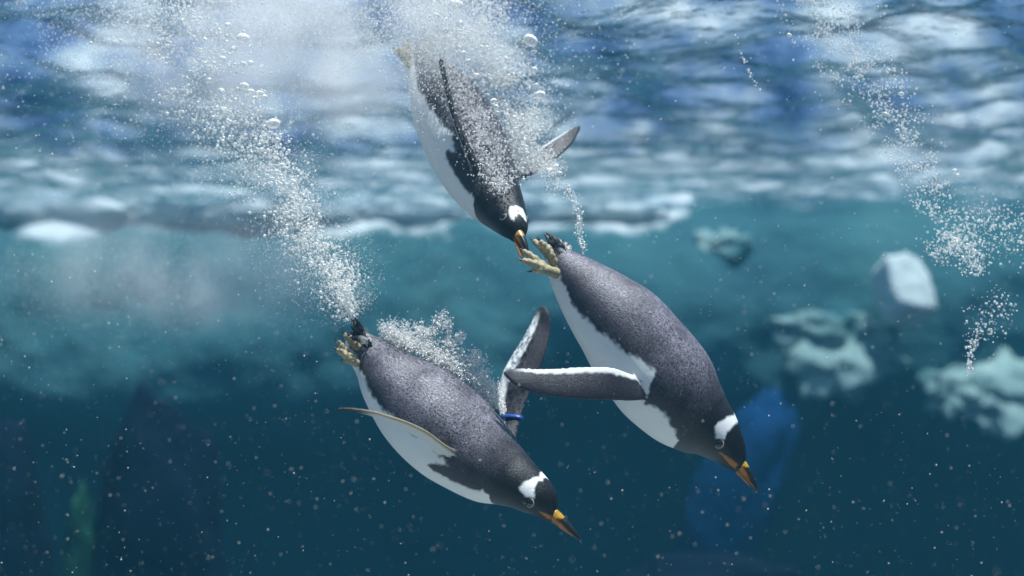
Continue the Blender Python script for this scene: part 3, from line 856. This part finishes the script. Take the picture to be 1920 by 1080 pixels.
p1.finish(bel1, PT1, (a1[0] - 0.05, abs(a1[1]), 0.09, 0.024), 8.0, 0.75)
p1.eyes(qt=(0.055, 1.05), r=0.0085)
p1.beak(at(970, 441, 2.262), at(991, 474, 2.225), at(981, 489, 2.225), 0.0165, 0.0125)
p1.tail((797, 108, 2.61), fan(797, 66, 2.64, [(-4, 0, 0, 0), (0, -3, .02, 0), (5, 0, -.02, 0), (-7, 6, -.03, 0), (8, 3, .01, 0), (3, 5, -.02, 1), (-3, 10, -.03, 1)]), 0.013)
p1.foot((780, 122, 2.60), (773, 110, 2.59), [(758, 78, 2.60), (766, 82, 2.58), (773, 90, 2.6)], tone=(0.34, 0.25, 0.12))
p1.foot((775, 128, 2.59), (763, 116, 2.57), [(740, 92, 2.57), (749, 90, 2.56), (760, 88, 2.57)], tone=(0.36, 0.27, 0.12))

# ------------------------------------------------------------------ bubbles
ICO = None
def unit_sphere(sub):
    bm = bmesh.new(); bmesh.ops.create_icosphere(bm, subdivisions=sub, radius=1)
    V = np.array([v.co[:] for v in bm.verts]); Fc = np.array([[v.index for v in f.verts] for f in bm.faces]); bm.free()
    return V, Fc
OCT = (np.array([(1, 0, 0), (-1, 0, 0), (0, 1, 0), (0, -1, 0), (0, 0, 1), (0, 0, -1)], float),
       np.array([(0, 2, 4), (2, 1, 4), (1, 3, 4), (3, 0, 4), (2, 0, 5), (1, 2, 5), (3, 1, 5), (0, 3, 5)]))
SPH1 = unit_sphere(1); SPH2 = unit_sphere(2)

def swarm(name, P, R, unit_mesh, mat, label, cat, squash=1.0):
    P = np.asarray(P); R = np.asarray(R)
    ok = P[:, 2] < H - 0.03
    P, R = P[ok], R[ok]
    U, Fc = unit_mesh
    k = len(U)
    V = (P[:, None] + R[:, None, None] * (U * np.array([1, 1, squash]))[None]).reshape(-1, 3)
    FF = (Fc[None] + (np.arange(len(P)) * k)[:, None, None]).reshape(-1, Fc.shape[1])
    o = link(name, mesh_np(name, V, FF), None, mat)
    return tag(o, label, cat, kind='stuff')

def pts(px, py, y):
    return np.stack([(px - 960) / F * y, y, (540 - py) / F * y], 1)

def along(path, n, power=1.0):
    """random points along a pixel path [(px,py,half width,depth,depth spread)]"""
    path = np.array(path, float)
    Q = catmull(path, 200)
    i = (rng.random(n) ** power * 199).astype(int)
    q = Q[i]
    d = np.gradient(Q[:, :2], axis=0)[i]; d /= np.linalg.norm(d, axis=1, keepdims=True)
    off = rng.normal(0, 0.5, n) * q[:, 2]; lon = rng.normal(0, 6, n)
    px = q[:, 0] - d[:, 1] * off + d[:, 0] * lon; py = q[:, 1] + d[:, 0] * off + d[:, 1] * lon
    y = q[:, 3] + rng.normal(0, 1, n) * q[:, 4]
    return px, py, y

def clump(px, py, scale, seed, thr):
    """keep bubbles in wisps"""
    v = np.array([noise.noise(Vector((x / scale, y / scale, seed))) for x, y in zip(px, py)])
    return v + rng.normal(0, 0.12, len(px)) > thr

def radii(n, lo, hi, k=2.5):
    return lo + (hi - lo) * rng.random(n) ** k

# faint cloud left hanging beside the trail
px = rng.normal(320, 230, 22000); py = rng.normal(490, 70, 22000); y = rng.normal(3.4, .25, 22000)
k = clump(px, py, 160, 8.0, -0.3)
swarm('bubble_cloud', pts(px[k], py[k], y[k]), radii(k.sum(), .0006, .0013), OCT, M_BUB, 'faint drifting cloud of very fine bubbles below the waterline ledge', 'bubbles')
# trail behind the banded bird
TA = [(672, 586, 24, 2.36, .03), (650, 553, 38, 2.33, .05), (610, 490, 52, 2.34, .06), (560, 410, 60, 2.35, .08), (515, 330, 66, 2.36, .1), (470, 260, 78, 2.38, .1), (405, 180, 95, 2.40, .12), (355, 90, 120, 2.42, .12), (335, -30, 150, 2.44, .12)]
px, py, y = along(TA, 9000); k = clump(px, py, 60, 1.0, -0.15)
swarm('bubble_trail', pts(px[k], py[k], y[k]), radii(k.sum(), .0012, .0044, 3), SPH1, M_BUB, 'dense rising trail of tiny bubbles behind the banded penguin', 'bubbles')
px, py, y = along([(a, b, c * 1.7, d, e * 1.5) for a, b, c, d, e in TA], 16000)
swarm('bubble_mist', pts(px, py, y), radii(len(px), .0007, .0015), OCT, M_BUB, 'pale mist of fine bubbles round the banded penguin trail', 'bubbles')

# froth peeling off the banded bird's back
froth = []
def puff(cx, cy, r, n, y, s=0.03):
    for k in range(5):                                            # each puff is a few ragged tufts
        m = n // 5; ox, oy = rng.normal(0, r * .5, 2)
        froth.append(np.stack([cx + ox + rng.normal(0, r * .33, m), cy + oy + rng.normal(0, r * .28, m), np.full(m, y) + rng.normal(0, s, m)], 1))
EDGE = [(712, 622, 12, 2.36, .02), (738, 640, 16, 2.34, .03), (778, 660, 18, 2.34, .03), (822, 682, 18, 2.34, .03), (867, 708, 18, 2.34, .03), (902, 738, 17, 2.34, .03), (932, 768, 10, 2.33, .03)]
px, py, y = along(EDGE, 5200); froth.append(np.stack([px + 6, py - 8, y], 1))
for (cx, cy, r, n) in [(820, 602, 20, 520), (838, 612, 12, 200), (790, 625, 20, 350), (760, 620, 18, 300), (735, 618, 20, 350), (805, 640, 22, 420), (845, 640, 20, 420), (865, 632, 10, 150), (850, 665, 24, 500), (885, 680, 20, 380), (895, 665, 12, 160), (910, 705, 20, 400), (915, 730, 20, 400), (932, 745, 11, 200), (942, 766, 8, 110), (770, 645, 20, 350), (830, 670, 18, 350)]:
    puff(cx, cy, r, n, 2.37)
fr = np.vstack(froth)
swarm('bubble_froth', pts(fr[:, 0], fr[:, 1], fr[:, 2]), radii(len(fr), .0010, .0029, 2.5), SPH1, M_BUB, 'bright froth of bubbles peeling off the back of the banded penguin', 'bubbles')

# plume round the steeply diving bird
TB = [(985, 325, 30, 2.42, .06), (985, 270, 36, 2.46, .08), (965, 200, 50, 2.52, .08), (930, 120, 62, 2.54, .08), (890, 50, 80, 2.55, .08), (850, -30, 110, 2.56, .08)]
px, py, y = along(TB, 5000); k = clump(px, py, 50, 3.0, -0.2)
swarm('bubble_plume', pts(px[k], py[k], y[k]), radii(k.sum(), .0012, .0050, 3), SPH1, M_BUB, 'cloud of bubbles streaming up from the steeply diving penguin', 'bubbles')
TC = [(1040, 330, 22, 2.45, .05), (1020, 300, 26, 2.45, .05), (990, 290, 22, 2.43, .05)]
px, py, y = along(TC, 900); 
TD = [(945, 360, 22, 2.27, .05), (930, 320, 40, 2.3, .05), (910, 270, 46, 2.34, .05), (880, 200, 50, 2.4, .05), (850, 140, 50, 2.45, .05), (820, 80, 50, 2.5, .04)]
px2, py2, y2 = along(TD, 2600)
TE = [(1098, 470, 8, 2.25, .02), (1085, 440, 8, 2.26, .02), (1085, 400, 9, 2.27, .02), (1068, 360, 14, 2.3, .03), (1030, 345, 26, 2.35, .03)]
px3, py3, y3 = along(TE, 420)
px, py, y = np.concatenate([px, px2, px3]), np.concatenate([py, py2, py3]), np.concatenate([y, y2, y3])
swarm('bubble_sprinkle', pts(px, py, y), radii(len(px), .0009, .0032, 3), SPH1, M_BUB, 'fine bubbles sprinkled over the steeply diving penguin and its shoulder', 'bubbles')
px, py, y = along([(a, b, c * 1.8, d + .03, e) for a, b, c, d, e in TB], 9000)
px2 = rng.normal(520, 250, 16000); py2 = np.abs(rng.normal(0, 110, 16000)) - 20; y2 = rng.normal(2.62, .12, 16000)
kk = clump(px2, py2, 130, 2.0, -0.25); px2, py2, y2 = px2[kk], py2[kk], y2[kk]
px5 = rng.normal(815, 55, 5000); py5 = np.abs(rng.normal(20, 95, 5000)); y5 = rng.normal(2.36, .06, 5000)
px2, py2, y2 = np.concatenate([px2, px5]), np.concatenate([py2, py5]), np.concatenate([y2, y5])
px, py, y = np.concatenate([px, px2]), np.concatenate([py, py2]), np.concatenate([y, y2])
swarm('bubble_veil', pts(px, py, y), radii(len(px), .0010, .0027), OCT, M_BUB, 'milky veil of fine bubbles just under the surface', 'bubbles')

# plume with no bird beside it
TF = [(1510, -30, 66, 2.5, .08), (1560, 40, 72, 2.48, .08), (1610, 110, 70, 2.46, .08), (1660, 190, 62, 2.44, .08), (1695, 250, 52, 2.42, .08), (1725, 320, 40, 2.4, .08), (1755, 390, 38, 2.4, .08), (1800, 450, 36, 2.4, .08), (1840, 510, 26, 2.4, .08)]
px, py, y = along(TF, 4600, 1.25); k = clump(px, py, 45, 5.0, -0.12)
px, py, y = px[k], py[k], y[k]
px2, py2, y2 = along([(1750, 480, 30, 2.4, .08), (1810, 430, 46, 2.4, .08), (1870, 430, 50, 2.4, .08), (1930, 430, 60, 2.4, .1)], 900)
px3, py3, y3 = along([(1900, 560, 50, 2.4, .1), (1850, 600, 40, 2.4, .1), (1822, 650, 12, 2.4, .05), (1818, 700, 6, 2.4, .05)], 320)
px4, py4, y4 = along([(1382, 60, 4, 2.35, .02), (1390, 100, 5, 2.35, .02), (1405, 135, 5, 2.35, .02), (1424, 168, 4, 2.35, .02)], 36)
px, py, y = [np.concatenate(v) for v in ((px, px2, px3, px4), (py, py2, py3, py4), (y, y2, y3, y4))]
swarm('bubble_column', pts(px, py, y), radii(len(px), .0011, .0036, 3), SPH1, M_BUB, 'slanting column of bubbles in open water with no bird near it', 'bubbles')

# flecks hanging in the water everywhere
n = 5200
y = 1.2 + 2.4 * rng.random(n) ** 0.8
px = rng.random(n) * 2000 - 40; py = rng.random(n) * 1100 - 10
keep = rng.random(n) < np.where(px < 800, 1.0, 0.7)
swarm('suspended_flecks', pts(px[keep], py[keep], y[keep]), radii(keep.sum(), .0006, .0020, 5) * y[keep] / 2.2, SPH1, M_SNOW, 'tiny pale flecks hanging everywhere in the pool water', 'particles')

# the large single bubbles
bsrc = None
def big_bubble(px, py, y, r, label, group, sq=0.75):
    global bsrc
    c = at(px, py, y)
    if c.z > H - 0.03: return
    if bsrc is None:
        U, Fc = unit_sphere(3)
        bsrc = mesh_np('air_bubble', U, Fc); bsrc.materials.append(M_BIG)
    o = bpy.data.objects.new('air_bubble', bsrc); COL.objects.link(o)
    o.location = c; o.scale = (r / F * y, r / F * y, r / F * y * sq)
    o.rotation_euler = (0, rng.normal(0, .25), 0)
    tag(o, label, 'bubble', group)
for (x, yy, r) in [(513, 232, 16), (456, 72, 15), (440, 92, 10), (428, 48, 9), (458, 162, 12), (470, 172, 9), (488, 176, 11), (495, 182, 8), (446, 168, 8), (478, 184, 7), (462, 180, 7), (505, 250, 8), (520, 262, 7), (415, 170, 8), (418, 110, 8), (392, 150, 7), (455, 120, 9), (470, 118, 7), (420, 205, 8), (530, 310, 8), (520, 322, 7), (510, 335, 6), (498, 270, 7)]:
    big_bubble(x, yy, 2.34, r * .8, 'large clear bubble rising in the banded penguin trail', 'large bubbles in the banded penguin trail')
for (x, yy, r) in [(995, 76, 18), (1013, 178, 13), (1001, 131, 9), (1003, 186, 6), (855, 10, 18), (862, 45, 10), (835, 58, 8), (860, 90, 9), (868, 100, 8), (878, 115, 7), (893, 142, 8), (925, 190, 9), (930, 200, 7), (932, 212, 7), (1000, 98, 6), (1004, 160, 6), (1010, 215, 6), (1030, 320, 8), (1042, 312, 7), (1050, 325, 6), (830, 100, 6), (820, 30, 9)]:
    big_bubble(x, yy, 2.36, r * .8, 'large clear bubble beside the steeply diving penguin', 'large bubbles beside the diving penguin')
for (x, yy, r) in [(1480, 66, 6), (1690, 176, 6), (1660, 214, 6), (1682, 245, 6), (1790, 320, 6), (1795, 328, 5)]:
    big_bubble(x, yy, 2.4, r * .8, 'clear bubble in the slanting column away from the birds', 'bubbles in the open water column')

# ------------------------------------------------------------------ the water itself
def haze_box():
    bm = bmesh.new(); bmesh.ops.create_cube(bm, size=1)
    me = bpy.data.meshes.new('haze'); bm.to_mesh(me); bm.free()
    o = link('haze', me)
    o.scale = (24, 24, 11.0); o.location = (0, 5.5, -5.3 + 5.5)
    m = bpy.data.materials.new('pool_water'); m.use_nodes = True
    N = m.node_tree.nodes; L = m.node_tree.links; N.clear()
    out = N.new('ShaderNodeOutputMaterial'); v = N.new('ShaderNodeVolumePrincipled')
    v.inputs['Color'].default_value = (0.012, 0.058, 0.084, 1)
    v.inputs['Density'].default_value = 0.12
    v.inputs['Anisotropy'].default_value = 0.2
    v.inputs['Absorption Color'].default_value = (0.10, 0.19, 0.26, 1)
    L.new(v.outputs[0], out.inputs['Volume'])
    me.materials.append(m)
    tag(o, 'clear blue green pool water that fades far things', 'water', kind='stuff')
haze_box()

# aerated water: soft clouds of micro bubbles under the surface
def aerated(name, c, size, density, label, seed, thr):
    bm = bmesh.new(); bmesh.ops.create_icosphere(bm, subdivisions=4, radius=1)
    for v in bm.verts: v.co = Vector((v.co.x * size[0], v.co.y * size[1], v.co.z * size[2]))
    me = bpy.data.meshes.new(name); bm.to_mesh(me); bm.free()
    o = link(name, me); o.location = c
    m = bpy.data.materials.new(name); m.use_nodes = True
    N = m.node_tree.nodes; L = m.node_tree.links; N.clear()
    out = N.new('ShaderNodeOutputMaterial'); v = N.new('ShaderNodeVolumePrincipled')
    v.inputs['Color'].default_value = (0.98, 0.97, 0.97, 1); v.inputs['Anisotropy'].default_value = 0.1
    tc = N.new('ShaderNodeTexCoord')
    dv = N.new('ShaderNodeVectorMath'); dv.operation = 'DIVIDE'; dv.inputs[1].default_value = size
    L.new(tc.outputs['Object'], dv.inputs[0])
    ln = N.new('ShaderNodeVectorMath'); ln.operation = 'LENGTH'; L.new(dv.outputs[0], ln.inputs[0])
    fall = N.new('ShaderNodeMapRange'); fall.interpolation_type = 'SMOOTHSTEP'
    fall.inputs['From Min'].default_value = 1.0; fall.inputs['From Max'].default_value = 0.25
    L.new(ln.outputs['Value'], fall.inputs['Value'])
    mp = N.new('ShaderNodeMapping'); mp.inputs['Location'].default_value = (seed, seed * 2, 0); mp.inputs['Rotation'].default_value = (0, 0.5, 0); mp.inputs['Scale'].default_value = (1.0, 1.0, 0.55)
    L.new(tc.outputs['Object'], mp.inputs['Vector'])
    n = N.new('ShaderNodeTexNoise'); n.inputs['Scale'].default_value = 6.0; n.inputs['Detail'].default_value = 4; n.inputs['Roughness'].default_value = 0.6
    L.new(mp.outputs[0], n.inputs['Vector'])
    nr = N.new('ShaderNodeMapRange'); nr.inputs['From Min'].default_value = thr; nr.inputs['From Max'].default_value = 0.68
    L.new(n.outputs['Fac'], nr.inputs['Value'])
    k = N.new('ShaderNodeMath'); k.operation = 'MULTIPLY'; L.new(fall.outputs[0], k.inputs[0]); L.new(nr.outputs[0], k.inputs[1])
    k2 = N.new('ShaderNodeMath'); k2.operation = 'MULTIPLY'; L.new(k.outputs[0], k2.inputs[0]); k2.inputs[1].default_value = density
    L.new(k2.outputs[0], v.inputs['Density']); L.new(v.outputs[0], out.inputs['Volume'])
    me.materials.append(m)
    return tag(o, label, 'bubbles', kind='stuff')
aerated('aerated_water', at(560, 95, 2.56), (0.70, 0.24, 0.27), 9.0, 'milky white aerated water under the surface round the diving penguin tail', 3.0, 0.36)
aerated('aerated_wisp', at(330, 500, 2.9), (0.62, 0.25, 0.24), 2.2, 'faint milky wisp of aerated water below the waterline ledge', 7.0, 0.40)
